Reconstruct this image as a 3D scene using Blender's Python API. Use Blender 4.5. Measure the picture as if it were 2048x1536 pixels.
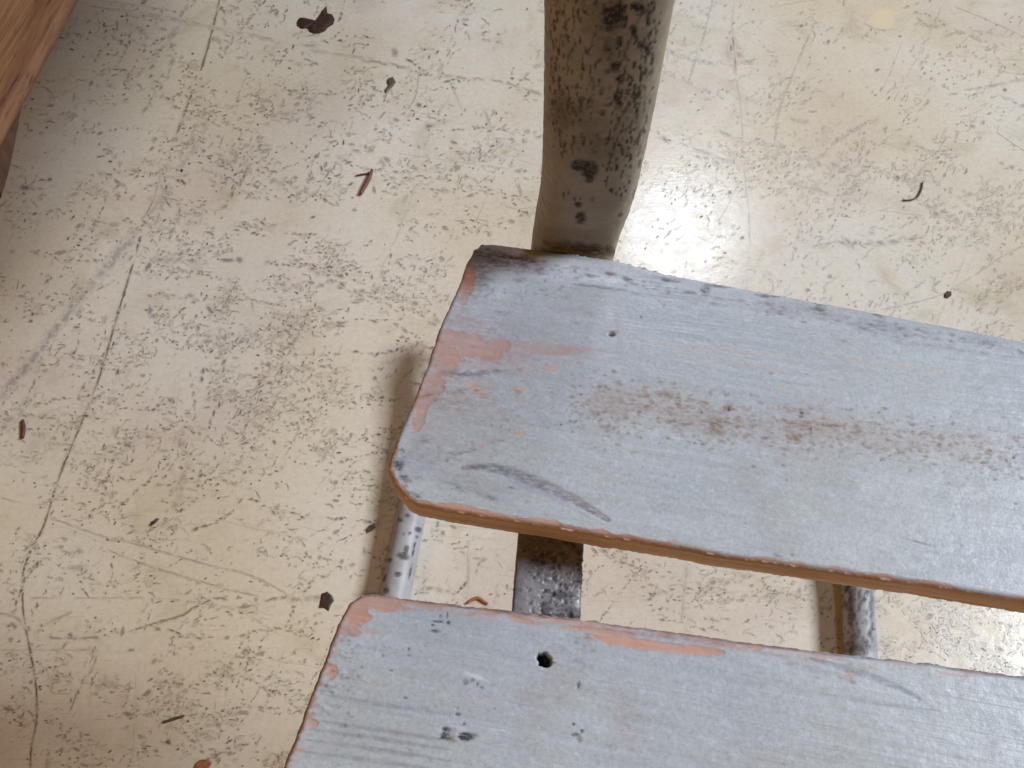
import bpy, math, random
import numpy as np
from mathutils import Vector, Matrix

for o in list(bpy.data.objects): bpy.data.objects.remove(o)
S = bpy.context.scene
COL = S.collection
random.seed(7); RNG = np.random.default_rng(7)

# ------------------------------------------------------------------ camera
FPX, PITCH, HC = 1550.0, math.radians(28.6), 0.67     # focal in px of a 2048 wide picture, tilt off straight down, height
cd = bpy.data.cameras.new('camera'); cam = bpy.data.objects.new('camera', cd); COL.objects.link(cam)
cam.location = (0, 0, HC); cam.rotation_euler = (PITCH, 0, 0)
cd.sensor_width = 36; cd.lens = FPX/2048*36; cd.clip_start = .01; cd.clip_end = 50
cd.dof.use_dof = True; cd.dof.focus_distance = .25; cd.dof.aperture_fstop = 64
S.camera = cam

# ------------------------------------------------------------------ light
W = bpy.data.worlds.new('World'); S.world = W; W.use_nodes = True
bg = W.node_tree.nodes['Background']
bg.inputs['Color'].default_value = (1.0, .52, .20, 1); bg.inputs['Strength'].default_value = .05
S.view_settings.view_transform = 'Standard'; S.view_settings.look = 'None'
S.view_settings.exposure = -.07; S.view_settings.gamma = 1

def area(name, az, el, dist, sx, sy, power, color):
    l = bpy.data.lights.new(name, 'AREA'); l.shape = 'RECTANGLE'; l.size = sx; l.size_y = sy
    l.energy = power; l.color = color
    o = bpy.data.objects.new(name, l); COL.objects.link(o)
    a, e = math.radians(az), math.radians(el)
    d = Vector((math.sin(a)*math.cos(e), math.cos(a)*math.cos(e), math.sin(e)))
    t = Vector((0, .35, .1)); o.location = t + d*dist
    o.rotation_euler = (-d).to_track_quat('-Z', 'Y').to_euler()
    return o
area('side_window_light', 84, 43.5, 6.5, 1.55, 1.5, 500, (.84, .92, 1.0))
area('warm_room_light', 222, 40, 1.7, .5, .5, 4.2, (1.0, .56, .18))
area('window_light', 21, 45, 3.25, .42, .36, 16, (.84, .91, 1.0))

# ------------------------------------------------------------------ helpers
SP, CP = math.sin(PITCH), math.cos(PITCH)
def ray(px, py):
    x = (np.asarray(px, float)-1024)/FPX; y = (768-np.asarray(py, float))/FPX
    return np.stack([x, SP+y*CP, -CP+y*SP], -1)
def at(px, py, z):
    """point of the real place at height z seen at a spot measured in the photograph"""
    d = ray(px, py); t = (z-HC)/d[..., 2]
    return np.stack([d[..., 0]*t, d[..., 1]*t, np.full(np.shape(t), z, float)], -1)
def project(P):
    d = P-np.array([0, 0, HC]); zc = d[:, 1]*SP-d[:, 2]*CP
    return np.stack([1024+FPX*d[:, 0]/zc, 768-FPX*(d[:, 1]*CP+d[:, 2]*SP)/zc], -1)

def _h(i, j, s):
    n = (i.astype(np.int64)*374761393+j.astype(np.int64)*668265263+s*982451653) & 0xffffffff
    n = ((n ^ (n >> 13))*1274126177) & 0xffffffff
    return ((n ^ (n >> 16)) & 0xffff)/65535.0
def vnoise(x, y, s=0):
    i, j = np.floor(x), np.floor(y); fx, fy = x-i, y-j
    fx = fx*fx*(3-2*fx); fy = fy*fy*(3-2*fy)
    a = _h(i, j, s)*(1-fx)+_h(i+1, j, s)*fx; b = _h(i, j+1, s)*(1-fx)+_h(i+1, j+1, s)*fx
    return a*(1-fy)+b*fy
def fbm(x, y, s=0, o=4):
    r, a, t = 0, .5, 0
    for k in range(o): r = r+a*vnoise(x*2**k+17.3*k, y*2**k-9.1*k, s+k); t += a; a *= .55
    return r/t
def sstep(a, b, x):
    t = np.clip((x-a)/(b-a), 0, 1); return t*t*(3-2*t)

def link(name, me, mat, parent=None):
    o = bpy.data.objects.new(name, me); COL.objects.link(o)
    if mat: me.materials.append(mat)
    o.parent = parent
    return o
def mesh_np(name, V, quads=None, tris=None, smooth=True, color=None, floats=None, polys=None):
    me = bpy.data.meshes.new(name)
    if polys is not None:
        me.from_pydata([tuple(v) for v in V], [], polys)
    else:
        loops = []; sizes = []
        if quads is not None: loops.append(np.asarray(quads).ravel()); sizes.append(np.full(len(quads), 4))
        if tris is not None and len(tris): loops.append(np.asarray(tris).ravel()); sizes.append(np.full(len(tris), 3))
        loops = np.concatenate(loops).astype(np.int32); sizes = np.concatenate(sizes).astype(np.int32)
        me.vertices.add(len(V)); me.vertices.foreach_set('co', np.asarray(V, np.float32).ravel())
        me.loops.add(len(loops)); me.loops.foreach_set('vertex_index', loops)
        me.polygons.add(len(sizes)); me.polygons.foreach_set('loop_start', np.concatenate([[0], np.cumsum(sizes)[:-1]]).astype(np.int32))
        me.polygons.foreach_set('loop_total', sizes)
        me.update(calc_edges=True); me.validate()
    me.polygons.foreach_set('use_smooth', np.full(len(me.polygons), smooth))
    if color is not None:
        a = me.attributes.new('mark', 'FLOAT_COLOR', 'POINT'); a.data.foreach_set('color', np.asarray(color, np.float32).ravel())
    for k, v in (floats or {}).items():
        a = me.attributes.new(k, 'FLOAT', 'POINT'); a.data.foreach_set('value', np.asarray(v, np.float32).ravel())
    return me
def grid_quads(n, m, wrap=False, off=0):
    i = np.arange(n-1)[:, None]; j = np.arange(m if wrap else m-1)[None, :]; k = (j+1) % m
    return np.stack([i*m+j, i*m+k, (i+1)*m+k, (i+1)*m+j], -1).reshape(-1, 4)+off
def describe(o, label, cat=None, group=None, kind=None):
    if label: o['label'] = label
    if cat: o['category'] = cat
    if group: o['group'] = group
    if kind: o['kind'] = kind
    return o
def srgb(r, g, b):
    f = lambda c: (c/255/12.92) if c/255 <= .04045 else ((c/255+.055)/1.055)**2.4
    return (f(r), f(g), f(b))

# ------------------------------------------------------------------ node helper
class NT:
    def __init__(s, name):
        s.m = bpy.data.materials.new(name); s.m.use_nodes = True; s.t = s.m.node_tree; s.n = s.t.nodes
        s.b = s.n['Principled BSDF']
    def put(s, sock, v):
        if isinstance(v, bpy.types.NodeSocket): s.t.links.new(v, sock)
        elif isinstance(v, tuple) and len(v) == 3 and sock.type == 'RGBA': sock.default_value = (*v, 1)
        else: sock.default_value = v
    def node(s, typ, ins={}, **props):
        n = s.n.new(typ)
        for k, v in props.items(): setattr(n, k, v)
        for k, v in ins.items(): s.put(n.inputs[k], v)
        return n
    def co(s, scale=(1, 1, 1), rot=(0, 0, 0), loc=(0, 0, 0)):
        if not hasattr(s, 'tc'): s.tc = s.n.new('ShaderNodeTexCoord').outputs['Object']
        return s.node('ShaderNodeMapping', {'Vector': s.tc, 'Scale': scale, 'Rotation': rot, 'Location': loc}).outputs[0]
    def noise(s, vec, scale, detail=4, rough=.5, dist=0):
        return s.node('ShaderNodeTexNoise', {'Vector': vec, 'Scale': scale, 'Detail': detail, 'Roughness': rough, 'Distortion': dist}).outputs['Fac']
    def math(s, op, a, b=0.0, clamp=False):
        return s.node('ShaderNodeMath', {0: a, 1: b}, operation=op, use_clamp=clamp).outputs[0]
    def ramp(s, f, lo, hi, a=0.0, b=1.0):
        return s.node('ShaderNodeMapRange', {'Value': f, 'From Min': lo, 'From Max': hi, 'To Min': a, 'To Max': b}, interpolation_type='SMOOTHSTEP').outputs[0]
    def mix(s, f, a, b, mode='MIX'):
        n = s.n.new('ShaderNodeMix'); n.data_type = 'RGBA'; n.blend_type = mode
        s.put(n.inputs[0], f); s.put(n.inputs[6], a); s.put(n.inputs[7], b); return n.outputs[2]
    def attr(s, name):
        return s.node('ShaderNodeAttribute', attribute_name=name)
    def bump(s, h, strength, dist, normal=None):
        i = {'Height': h, 'Strength': strength, 'Distance': dist}
        if normal is not None: i['Normal'] = normal
        return s.node('ShaderNodeBump', i).outputs[0]
    def out(s, **k):
        for a, v in k.items(): s.put(s.b.inputs[a.replace('_', ' ')], v)
        return s.m

# ------------------------------------------------------------------ materials
def floor_material():
    t = NT('old cream floor coating')
    c = t.co()
    big = t.noise(c, 3.2, 3); mid = t.noise(c, 14, 5, .6, .6); fine = t.noise(c, 190, 5, .7); hue = t.noise(t.co(loc=(3, 1, 0)), 5.5, 4, .6)
    col = t.mix(t.ramp(big, .35, .68), srgb(226, 217, 205), srgb(217, 202, 178))
    col = t.mix(t.math('MULTIPLY', t.ramp(hue, .48, .68), .55), col, srgb(206, 188, 176))
    col = t.mix(t.math('MULTIPLY', t.ramp(mid, .52, .74), .5), col, srgb(188, 174, 142))
    col = t.mix(t.ramp(fine, .25, .8, .0, .22), col, srgb(150, 138, 112))
    # faint rubbing and scuffs: fine stretched noises in two directions
    for sc, rot, lo, hi, amt, cl in (((30, 420, 1), .25, .63, .74, .40, srgb(140, 126, 104)),
                                 ((22, 330, 1), 1.15, .64, .76, .34, srgb(146, 134, 116)),
                                 ((40, 700, 1), -.35, .66, .76, .34, srgb(150, 136, 112))):
        f = t.noise(t.co(sc, (0, 0, rot)), 1, 3, .55, .3)
        f = t.math('MULTIPLY', t.ramp(f, lo, hi), t.ramp(mid, .40, .62, .05, amt))
        col = t.mix(f, col, cl)
    grey = t.noise(t.co(loc=(7, 2, 0)), 34, 5, .68, 1.0)
    col = t.mix(t.math('MULTIPLY', t.ramp(grey, .60, .78), .30), col, srgb(128, 118, 112))
    # ragged dirt caught in the worn coating
    for sc, rot, lo, seed, amt, cl in (((75, 190, 1), .12, .585, 2, .62, srgb(98, 86, 74)), ((150, 70, 1), .55, .60, 5, .5, srgb(104, 94, 92)), ((190, 330, 1), -.2, .60, 8, .6, srgb(84, 74, 66))):
        f = t.ramp(t.noise(t.co(sc, (0, 0, rot), (seed, 0, 0)), 1, 8, .78, .8), lo, lo+.05)
        z = t.ramp(t.noise(t.co(loc=(seed*3, 1, 0)), 9, 5, .65), .44, .64, .10, amt)
        col = t.mix(t.math('MULTIPLY', f, z), col, cl)
    # pinpoint pitting
    v = t.node('ShaderNodeTexVoronoi', {'Vector': t.co((1, 1.9, 1), (0, 0, .1)), 'Scale': 170.0}).outputs['Distance']
    pm = t.math('MULTIPLY', t.ramp(v, .08, .22, 1, 0), t.ramp(t.noise(c, 22, 4, .6), .50, .66, 0, .42))
    col = t.mix(pm, col, srgb(105, 94, 82))
    a = t.attr('mark')
    br = t.ramp(t.noise(c, 620, 2, .5), .25, .6, .62, 1.0)
    am = t.math('MULTIPLY', a.outputs['Alpha'], br, True)
    col = t.mix(am, col, a.outputs['Color'])
    h = t.math('ADD', t.math('MULTIPLY', t.noise(c, 120, 4, .6), .5), t.math('MULTIPLY', t.noise(t.co((60, 420, 1), (0, 0, -.3)), 1, 3), .35))
    h = t.math('SUBTRACT', h, t.math('MULTIPLY', am, .08))
    rough = t.ramp(t.noise(c, 40, 5, .7), .3, .7, .17, .27)
    rough = t.math('ADD', rough, t.math('MULTIPLY', am, .3))
    return t.out(Base_Color=col, Roughness=rough, Normal=t.bump(h, .18, .0012), Specular_IOR_Level=.7)

def slat_material():
    t = NT('chipped blue grey paint on wood')
    c = t.co(); g = t.co((1, 1, 1))
    grain = t.noise(t.co((9, 330, 60)), 1, 5, .6, .35); grain2 = t.noise(t.co((30, 1100, 200)), 1, 3, .6)
    mott = t.noise(c, 26, 5, .62, .4); fine = t.noise(c, 850, 3, .6); cloud = t.noise(c, 11, 3)
    paint = t.mix(t.ramp(cloud, .35, .68), srgb(170, 178, 188), srgb(181, 188, 191))
    paint = t.mix(t.ramp(grain, .30, .72, 0, .30), paint, srgb(204, 208, 220))
    paint = t.mix(t.math('MULTIPLY', t.ramp(grain2, .55, .75), .30), paint, srgb(134, 134, 148))
    paint = t.mix(t.math('MULTIPLY', t.ramp(mott, .52, .72), .32), paint, srgb(160, 148, 146))
    paint = t.mix(t.ramp(fine, .30, .75, 0, .26), paint, srgb(120, 118, 126))
    grit = t.noise(t.co((1, 1.6, 1), loc=(4, 4, 0)), 300, 6, .85); zone = t.noise(t.co(loc=(9, 1, 0)), 22, 3, .6)
    paint = t.mix(t.math('MULTIPLY', t.ramp(grit, .56, .70), t.ramp(zone, .40, .62, .22, .70)), paint, srgb(126, 116, 116))
    paint = t.mix(t.math('MULTIPLY', t.ramp(grit, .47, .36), .45), paint, srgb(206, 210, 222))
    wood = t.mix(t.ramp(grain, .3, .7), srgb(198, 152, 136), srgb(172, 128, 112))
    wood = t.mix(t.ramp(t.noise(t.co((18, 500, 500), loc=(2, 0, 0)), 1, 4), .45, .75, 0, .6), wood, srgb(206, 160, 134))
    bare = t.mix(t.ramp(t.noise(t.co((14, 260, 420)), 1, 5, .65), .35, .7), srgb(196, 158, 118), srgb(160, 124, 90))
    w = t.attr('wear').outputs['Fac']
    n = t.noise(t.co((90, 330, 300)), 1, 5, .62)
    wf = t.ramp(t.math('ADD', w, t.math('MULTIPLY', t.math('SUBTRACT', n, .5), .9)), .39, .61)
    thin = t.ramp(t.math('ADD', w, t.math('MULTIPLY', t.math('SUBTRACT', n, .5), .9)), .14, .50, 0, .55)
    col = t.mix(thin, paint, srgb(176, 146, 140)); wn = t.ramp(t.noise(t.co((40, 420, 300), loc=(1, 2, 0)), 1, 5, .7), .36, .60, .42, .95)
    col = t.mix(t.math('MULTIPLY', wf, wn), col, wood)
    sd = t.attr('side').outputs['Fac']
    col = t.mix(sd, col, bare)
    a = t.attr('mark')
    br = t.ramp(t.noise(t.co((330, 700, 500)), 1, 5, .7), .32, .62, .30, 1.15)
    am = t.math('MULTIPLY', a.outputs['Alpha'], br, True)
    col = t.mix(am, col, a.outputs['Color'])
    h = t.math('ADD', t.math('MULTIPLY', grain, .5), t.math('MULTIPLY', grain2, .25))
    h = t.math('ADD', h, t.math('MULTIPLY', t.noise(c, 240, 5, .7), .45))
    h = t.math('SUBTRACT', h, t.math('MULTIPLY', wf, .16))
    rough = t.math('ADD', t.ramp(t.noise(c, 60, 5, .7), .3, .7, .29, .42), t.math('MULTIPLY', t.math('MAXIMUM', t.math('MAXIMUM', wf, sd), am), .32))
    return t.out(Base_Color=col, Roughness=rough, Normal=t.bump(h, .55, .0006), Specular_IOR_Level=.5)

def metal_paint(name, base, spot, dens, lo=.5, rough=.34):
    t = NT(name)
    c = t.co(); m = t.noise(c, 60, 5, .65, .5); f = t.noise(c, 500, 4, .65)
    col = t.mix(t.ramp(m, .35, .7), base, tuple(x*.78 for x in base))
    col = t.mix(t.ramp(f, .5, .8, 0, .25), col, tuple(x*.6 for x in base))
    v = t.node('ShaderNodeTexVoronoi', {'Vector': t.co((1, 1, .7)), 'Scale': dens}).outputs['Distance']
    vm = t.math('MULTIPLY', t.ramp(v, .10, .26, 1, 0), t.ramp(t.noise(c, 95, 4, .6), lo, lo+.12, 0, .8))
    col = t.mix(vm, col, spot)
    a = t.attr('mark')
    am = t.math('MULTIPLY', a.outputs['Alpha'], t.ramp(t.noise(c, 900, 3, .6), .25, .6, .6, 1.05), True)
    col = t.mix(am, col, a.outputs['Color'])
    tot = t.math('MAXIMUM', vm, am)
    h = t.math('SUBTRACT', t.math('MULTIPLY', f, .4), t.math('MULTIPLY', tot, .3))
    return t.out(Base_Color=col, Roughness=t.math('ADD', rough, t.math('MULTIPLY', tot, .35)), Normal=t.bump(h, .4, .0006), Specular_IOR_Level=.5)

M_FLOOR = floor_material(); M_SLAT = slat_material()
M_POST = metal_paint('rust pitted grey tube paint', srgb(146, 132, 110), srgb(40, 30, 22), 420, .58, .5)
M_RAIL = metal_paint('pitted pale grey rail paint', srgb(172, 170, 172), srgb(62, 56, 60), 330, .6, .5)
M_BAR = metal_paint('grimy grey bar paint', srgb(150, 146, 148), srgb(40, 36, 38), 600, .5)

def wood_material():
    t = NT('reddish weathered bare wood')
    g = t.noise(t.co((14, 260, 260)), 1, 6, .65, .5); g2 = t.noise(t.co((5, 60, 60), loc=(1, 3, 0)), 1, 4, .6, .8)
    col = t.mix(t.ramp(g, .3, .7), srgb(140, 102, 70), srgb(104, 72, 48))
    col = t.mix(t.ramp(g2, .45, .75, 0, .65), col, srgb(96, 60, 48))
    k = t.noise(t.co((26, 150, 150), loc=(0, 5, 0)), 1, 4, .6)
    col = t.mix(t.ramp(k, .56, .70, 0, .85), col, srgb(58, 38, 30))
    p = t.noise(t.co((60, 700, 500), loc=(3, 5, 0)), 1, 5, .7)
    col = t.mix(t.ramp(p, .54, .68, 0, .6), col, srgb(88, 58, 46))
    return t.out(Base_Color=col, Roughness=.8, Specular_IOR_Level=.25, Normal=t.bump(g, .8, .001))
M_WOOD = wood_material()
def plain(name, c, rough=.6, sc=400):
    t = NT(name); n = t.noise(t.co(), sc, 4, .6)
    return t.out(Base_Color=t.mix(t.ramp(n, .3, .7), c, tuple(x*.55 for x in c)), Roughness=rough, Normal=t.bump(n, .5, .0005))
M_DARK = plain('dark brown crumb', srgb(74, 48, 42)); M_RED = plain('reddish fibre', srgb(124, 74, 60))
M_ORANGE = plain('orange fibre', srgb(176, 108, 76)); M_GREY = plain('grey brown crumb', srgb(98, 84, 68))
M_RUSTLEG = plain('dark rusty metal', srgb(78, 48, 28), .95, 120)

# ------------------------------------------------------------------ floor: one sheet, its chips and scratches in the same mesh
fv, ft, fc = [], [], []
zlev = [0.0]
def nextz():
    zlev[0] = (zlev[0]+0.0000137) % 0.00026
    return 0.00006+zlev[0]
def clipc(c, j=.12):
    k = 1+random.uniform(-j, j); return tuple(x*k for x in c)
OLIVE, GREYV, BROWN, DARK, BLUE, RUST = srgb(84, 74, 56), srgb(84, 74, 80), srgb(92, 68, 50), srgb(48, 42, 40), srgb(80, 82, 104), srgb(122, 66, 40)
def blob(x, y, L, Wd, ang, col, alpha, soft=.55, n=9):
    """an irregular chip in the coating: fan with a solid heart and a feathered rim (sizes in photograph px)"""
    ca, sa = math.cos(ang), math.sin(ang)
    rr = [random.uniform(.7, 1.3) for _ in range(n)]
    px, py, al = [x], [y], [alpha]
    for f, a in ((1-soft, alpha), (1.0+soft*.5, 0.0)):
        for k in range(n):
            th = 2*math.pi*k/n; u = math.cos(th)*L*.5*rr[k]*f; v = math.sin(th)*Wd*.5*rr[k]*f
            px.append(x+u*ca-v*sa); py.append(y-(u*sa+v*ca)); al.append(a)
    P = at(np.array(px), np.array(py), nextz()); o = len(fv)
    for p, a in zip(P, al): fv.append(tuple(p)); fc.append((*col, a))
    for k in range(n):
        q = (k+1) % n
        ft.append((o, o+1+q, o+1+k))
        ft.append((o+1+k, o+1+q, o+1+n+q)); ft.append((o+1+k, o+1+n+q, o+1+n+k))
def smooth_poly(pts, step=6):
    pts = np.array(pts, float); out = []
    P = np.vstack([2*pts[0]-pts[1], pts, 2*pts[-1]-pts[-2]])
    for i in range(1, len(P)-2):
        n = max(2, int(np.linalg.norm(P[i+1]-P[i])/step))
        for k in range(n):
            t = k/n
            out.append(.5*((2*P[i])+(-P[i-1]+P[i+1])*t+(2*P[i-1]-5*P[i]+4*P[i+1]-P[i+2])*t*t+(-P[i-1]+3*P[i]-3*P[i+1]+P[i+2])*t**3))
    out.append(pts[-1]); return np.array(out)
def line(pts, w, col, alpha, gap=0.0, wob=1.0):
    q = smooth_poly(pts); q = q+RNG.normal(0, wob*.5, q.shape)
    d = np.gradient(q, axis=0); d /= np.linalg.norm(d, axis=1)[:, None]+1e-9; nrm = np.stack([-d[:, 1], d[:, 0]], -1)
    ww = w*.5*(.6+.8*RNG.random(len(q))); ph = random.random()*99
    al = alpha*np.clip(.35+1.1*vnoise(np.arange(len(q))*.35+ph, np.zeros(len(q)), 3), 0, 1)
    if gap: al = al*sstep(gap-.12, gap+.12, vnoise(np.arange(len(q))*.5+ph, np.ones(len(q)), 5))
    al[0] = al[-1] = 0
    z = nextz(); o = len(fv)
    for off, k in ((-1.5, 0), (-.3, 1), (.3, 1), (1.5, 0)):
        p = q+nrm*(ww*off)[:, None]; P = at(p[:, 0], p[:, 1], z)
        for v, a in zip(P, al*k): fv.append(tuple(v)); fc.append((*col, a))
    n = len(q)
    for s in range(3):
        for i in range(n-1):
            a, b, c, e = o+s*n+i, o+s*n+i+1, o+(s+1)*n+i+1, o+(s+1)*n+i
            ft.append((a, b, c)); ft.append((a, c, e))
def chain(pts, size, col, alpha, spread=4, step=11, asp=1.8, drop=.2, ang=None):
    q = smooth_poly(pts, step)
    for i in range(len(q)-1):
        if random.random() < drop: continue
        d = q[i+1]-q[i]; a = math.atan2(-d[1], d[0]) if ang is None else ang
        s = size*random.uniform(.5, 1.5)
        blob(q[i][0]+random.gauss(0, spread*.5), q[i][1]+random.gauss(0, spread), s*asp, s, a+random.gauss(0, .35), clipc(col), alpha*random.uniform(.5, 1.1))

# density of the pitting, read off the photograph (x, y, radius x, radius y, weight)
DENS = [(350, 560, 330, 260, 1.2), (640, 560, 220, 200, 1.3), (620, 300, 200, 200, .9), (950, 300, 130, 170, 1.0), (480, 800, 260, 200, 1.1),
        (330, 150, 170, 150, .6), (780, 130, 260, 130, .55), (200, 1000, 200, 160, .7), (420, 1420, 260, 130, 1.6), (550, 1300, 150, 120, .9), (640, 1020, 120, 130, .8),
        (120, 1250, 160, 220, .6), (1500, 330, 300, 120, .7), (1750, 340, 260, 90, 1.2), (1950, 330, 160, 200, .9), (1950, 560, 140, 110, 1.0), (1450, 120, 150, 120, .5),
        (1960, 1270, 190, 80, 4.2), (1500, 1170, 200, 50, 1.4), (1200, 1180, 130, 70, .6), (960, 1130, 120, 80, .7), (1400, 900, 500, 200, .9), (0, 760, 120, 160, 1.0)]
def density(x, y):
    v = .28
    for a, b, c, d, w in DENS: v += w*math.exp(-((x-a)/c)**2-((y-b)/d)**2)
    return v
mx = 3.0; count = 0; tries = 0
while count < 15000 and tries < 220000:
    tries += 1
    x = random.uniform(-350, 2400); y = random.uniform(-350, 1800)
    cl = float(vnoise(np.array([x/55.]), np.array([y/38.]), 11)[0]); cl = max(0, (cl-.3))*2.4
    d = density(x, y)*cl
    if random.random()*mx > d: continue
    right = x > 1250 and y < 700
    s = random.choice((3, 3.5, 4, 4, 5, 5, 6, 7, 9)) if not right else random.choice((3.5, 4, 5, 6))
    if right: ang = random.gauss(.8, .35); al = random.uniform(.15, .60); col = random.choice((OLIVE, GREYV))
    else:
        ang = random.gauss(-.08, .28) if random.random() < .65 else random.gauss(.95, .35)
        al = random.uniform(.18, .85); col = random.choice((OLIVE, GREYV, GREYV, BROWN, OLIVE))
    if x > 1750 and y > 1100: al = random.uniform(.35, .9); s *= 1.35; col = random.choice((BROWN, OLIVE)); ang = random.gauss(.5 if random.random() < .5 else -.6, .5)
    if y > 1200 and x < 700: col = random.choice((BROWN, OLIVE)); s *= 1.25
    asp = random.choice((1, 1, 1.2, 1.5, 2.0, 2.7))
    count += 1
    if random.random() < .38:
        L = random.uniform(6, 26); b = ang+random.gauss(0, .5)
        line([(x, y), (x+math.cos(ang)*L*.5, y-math.sin(ang)*L*.5), (x+math.cos(ang)*L*.5+math.cos(b)*L*.5, y-math.sin(ang)*L*.5-math.sin(b)*L*.5)], random.uniform(1.6, 3.6), clipc(col, .25), min(1, al*1.1), 0, 1.2)
        continue
    if s > 5 and random.random() < .5: s *= .6
    blob(x, y, s*asp, s, ang, clipc(col, .25), min(1, al*(1.35 if s < 5 else .8)), .32, 7)
# short wandering rows of pits
for k in range(1000):
    x = random.uniform(-200, 2250); y = random.uniform(-200, 1650)
    if random.random()*2.2 > density(x, y): continue
    a = random.gauss(-.12, .22) if random.random() < .6 else random.gauss(1.05, .2)
    if x > 1250 and y < 700: a = random.choice((-.35, .6))+random.gauss(0, .15)
    L = random.uniform(40, 190); c2 = random.uniform(-.25, .25)
    pts = [(x, y), (x+math.cos(a)*L*.5, y-math.sin(a)*L*.5), (x+math.cos(a+c2)*L, y-math.sin(a+c2)*L)]
    pale = x > 1250 and y < 700
    chain(pts, random.uniform(2.6, 5.5), random.choice((OLIVE, GREYV, BROWN, GREYV)), .5 if pale else .85, 2.2, random.uniform(6, 12), random.uniform(1.4, 3.0), .3)
# hair fine scratches
for k in range(110):
    x = random.uniform(-200, 2250); y = random.uniform(-200, 1650); a = random.choice((.1, -.25, 1.15, 1.25, .5, -.1))+random.gauss(0, .15); L = random.uniform(50, 260)
    line([(x, y), (x+math.cos(a)*L*.5+random.uniform(-5, 5), y-math.sin(a)*L*.5), (x+math.cos(a)*L, y-math.sin(a)*L)], 2.0, GREYV, random.uniform(.14, .34), .35, .6)
# soft grey smudges
for k in range(70):
    x = random.uniform(-100, 2150); y = random.uniform(-100, 1600)
    blob(x, y, random.uniform(30, 90), random.uniform(12, 30), random.choice((0, .9, -.2))+random.gauss(0, .2), random.choice((GREYV, OLIVE)), random.uniform(.04, .13), .85, 10)
# the marks one can point at
LB = srgb(88, 72, 56)
line([(445, -30), (430, 40), (405, 130), (375, 210), (352, 272)], 5.0, srgb(108, 96, 70), .95, 0, .5)
line([(328, 330), (306, 400), (285, 440)], 3.2, GREYV, .6, 0, .6)
line([(282, 470), (262, 540), (232, 640), (200, 750), (165, 840), (120, 950), (88, 1050), (62, 1100), (46, 1150), (47, 1225), (60, 1300), (72, 1370), (73, 1440), (62, 1500), (60, 1580)], 5.0, LB, .95, 0, .5)
chain([(280, 462), (235, 500), (195, 560), (150, 610), (110, 660), (70, 715), (30, 760), (-30, 820)], 13, BLUE, .55, 3, 9, 1.7, .05)
line([(270, 470), (195, 555), (110, 660), (30, 762), (-30, 830)], 13, BLUE, .50, .15, 3)
for _ in range(3): chain([(275, 465), (195, 558), (110, 662), (30, 764), (-30, 832)], 7, BLUE, .6, 6, 7, 1.6, .25)
chain([(60, 800), (30, 825), (0, 850)], 15, BLUE, .7, 7, 8, 1.4, .1)
chain([(388, 0), (365, 30), (345, 80), (340, 100)], 7, OLIVE, .6, 2, 12, 2.2, .1)
chain([(350, 55), (345, 90), (330, 160), (300, 210), (270, 240)], 9, OLIVE, .5, 5, 15, 2.0, .15)
line([(240, 20), (330, 35), (430, 55), (500, 70), (560, 82), (640, 95)], 6, GREYV, .42, .28, 1.5)
chain([(150, 368), (180, 378), (220, 388)], 9, BLUE, .45, 3, 10, 1.8, .1); blob(52, 375, 26, 12, -.05, BLUE, .75); blob(100, 359, 12, 7, .3, DARK, .8)
line([(285, 440), (320, 400), (360, 335), (400, 280), (420, 215)], 9, GREYV, .30, .3, 4)
line([(720, 120), (790, 130), (860, 150), (900, 152), (950, 158), (1010, 165), (1085, 190)], 5, OLIVE, .6, .2, 2)
line([(895, 155), (912, 190), (925, 222)], 4, OLIVE, .45); line([(838, 140), (832, 190), (815, 220)], 3, GREYV, .45); line([(965, 210), (980, 250), (990, 280)], 4, OLIVE, .4, .2)
line([(850, 190), (860, 240)], 3, GREYV, .45); blob(858, 252, 18, 10, .4, GREYV, .7); line([(620, 100), (700, 112), (750, 118)], 5, GREYV, .35, .2)
chain([(622, 536), (660, 560), (700, 575), (740, 590), (780, 590), (820, 610), (880, 640)], 7, srgb(96, 82, 46), .7, 7, 7, 1.5, .1)
chain([(300, 590), (360, 592), (420, 600)], 7, GREYV, .6, 3, 11, 2, .1); chain([(310, 520), (400, 522)], 7, GREYV, .6, 2, 14, 3, .1)
blob(455, 520, 34, 10, .05, GREYV, .7); blob(478, 520, 18, 12, 0, DARK, .6); line([(475, 560), (455, 600), (435, 635)], 3.4, BROWN, .8); line([(410, 610), (425, 625), (436, 636)], 6, OLIVE, .85, 0, 1)
blob(300, 620, 12, 22, -.2, BLUE, .7); blob(308, 632, 20, 9, .4, BLUE, .7); blob(340, 800, 20, 12, .1, DARK, .6); blob(255, 890, 22, 14, -.2, DARK, .65); line([(255, 895), (235, 910)], 4, DARK, .5)
blob(172, 832, 14, 9, 0, DARK, .8); blob(236, 744, 9, 14, 0, DARK, .85); blob(65, 628, 8, 8, 0, DARK, .85); blob(12, 642, 12, 8, .3, DARK, .85); blob(62, 642, 9, 7, .2, DARK, .8)
chain([(640, 620), (655, 650), (640, 680)], 6, GREYV, .5, 4, 8); chain([(360, 880), (375, 930), (365, 960)], 16, srgb(150, 128, 112), .5, 6, 9, 1.2, .05)
chain([(330, 1000), (360, 985), (350, 1020)], 9, BROWN, .5, 8, 7, 1.2, .1)
blob(272, 1152, 9, 9, 0, DARK, .95); blob(180, 1255, 5, 5, 0, DARK, .9); blob(191, 1236, 5, 6, .5, DARK, .9); blob(337, 1485, 13, 12, 0, srgb(62, 40, 44), .9); blob(313, 1502, 11, 9, 0, DARK, .6)
blob(65, 1093, 22, 14, .4, DARK, .7); blob(70, 1098, 10, 18, .1, DARK, .6); blob(155, 1105, 34, 12, .3, GREYV, .5); blob(155, 1135, 44, 14, .1, GREYV, .4)
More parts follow.
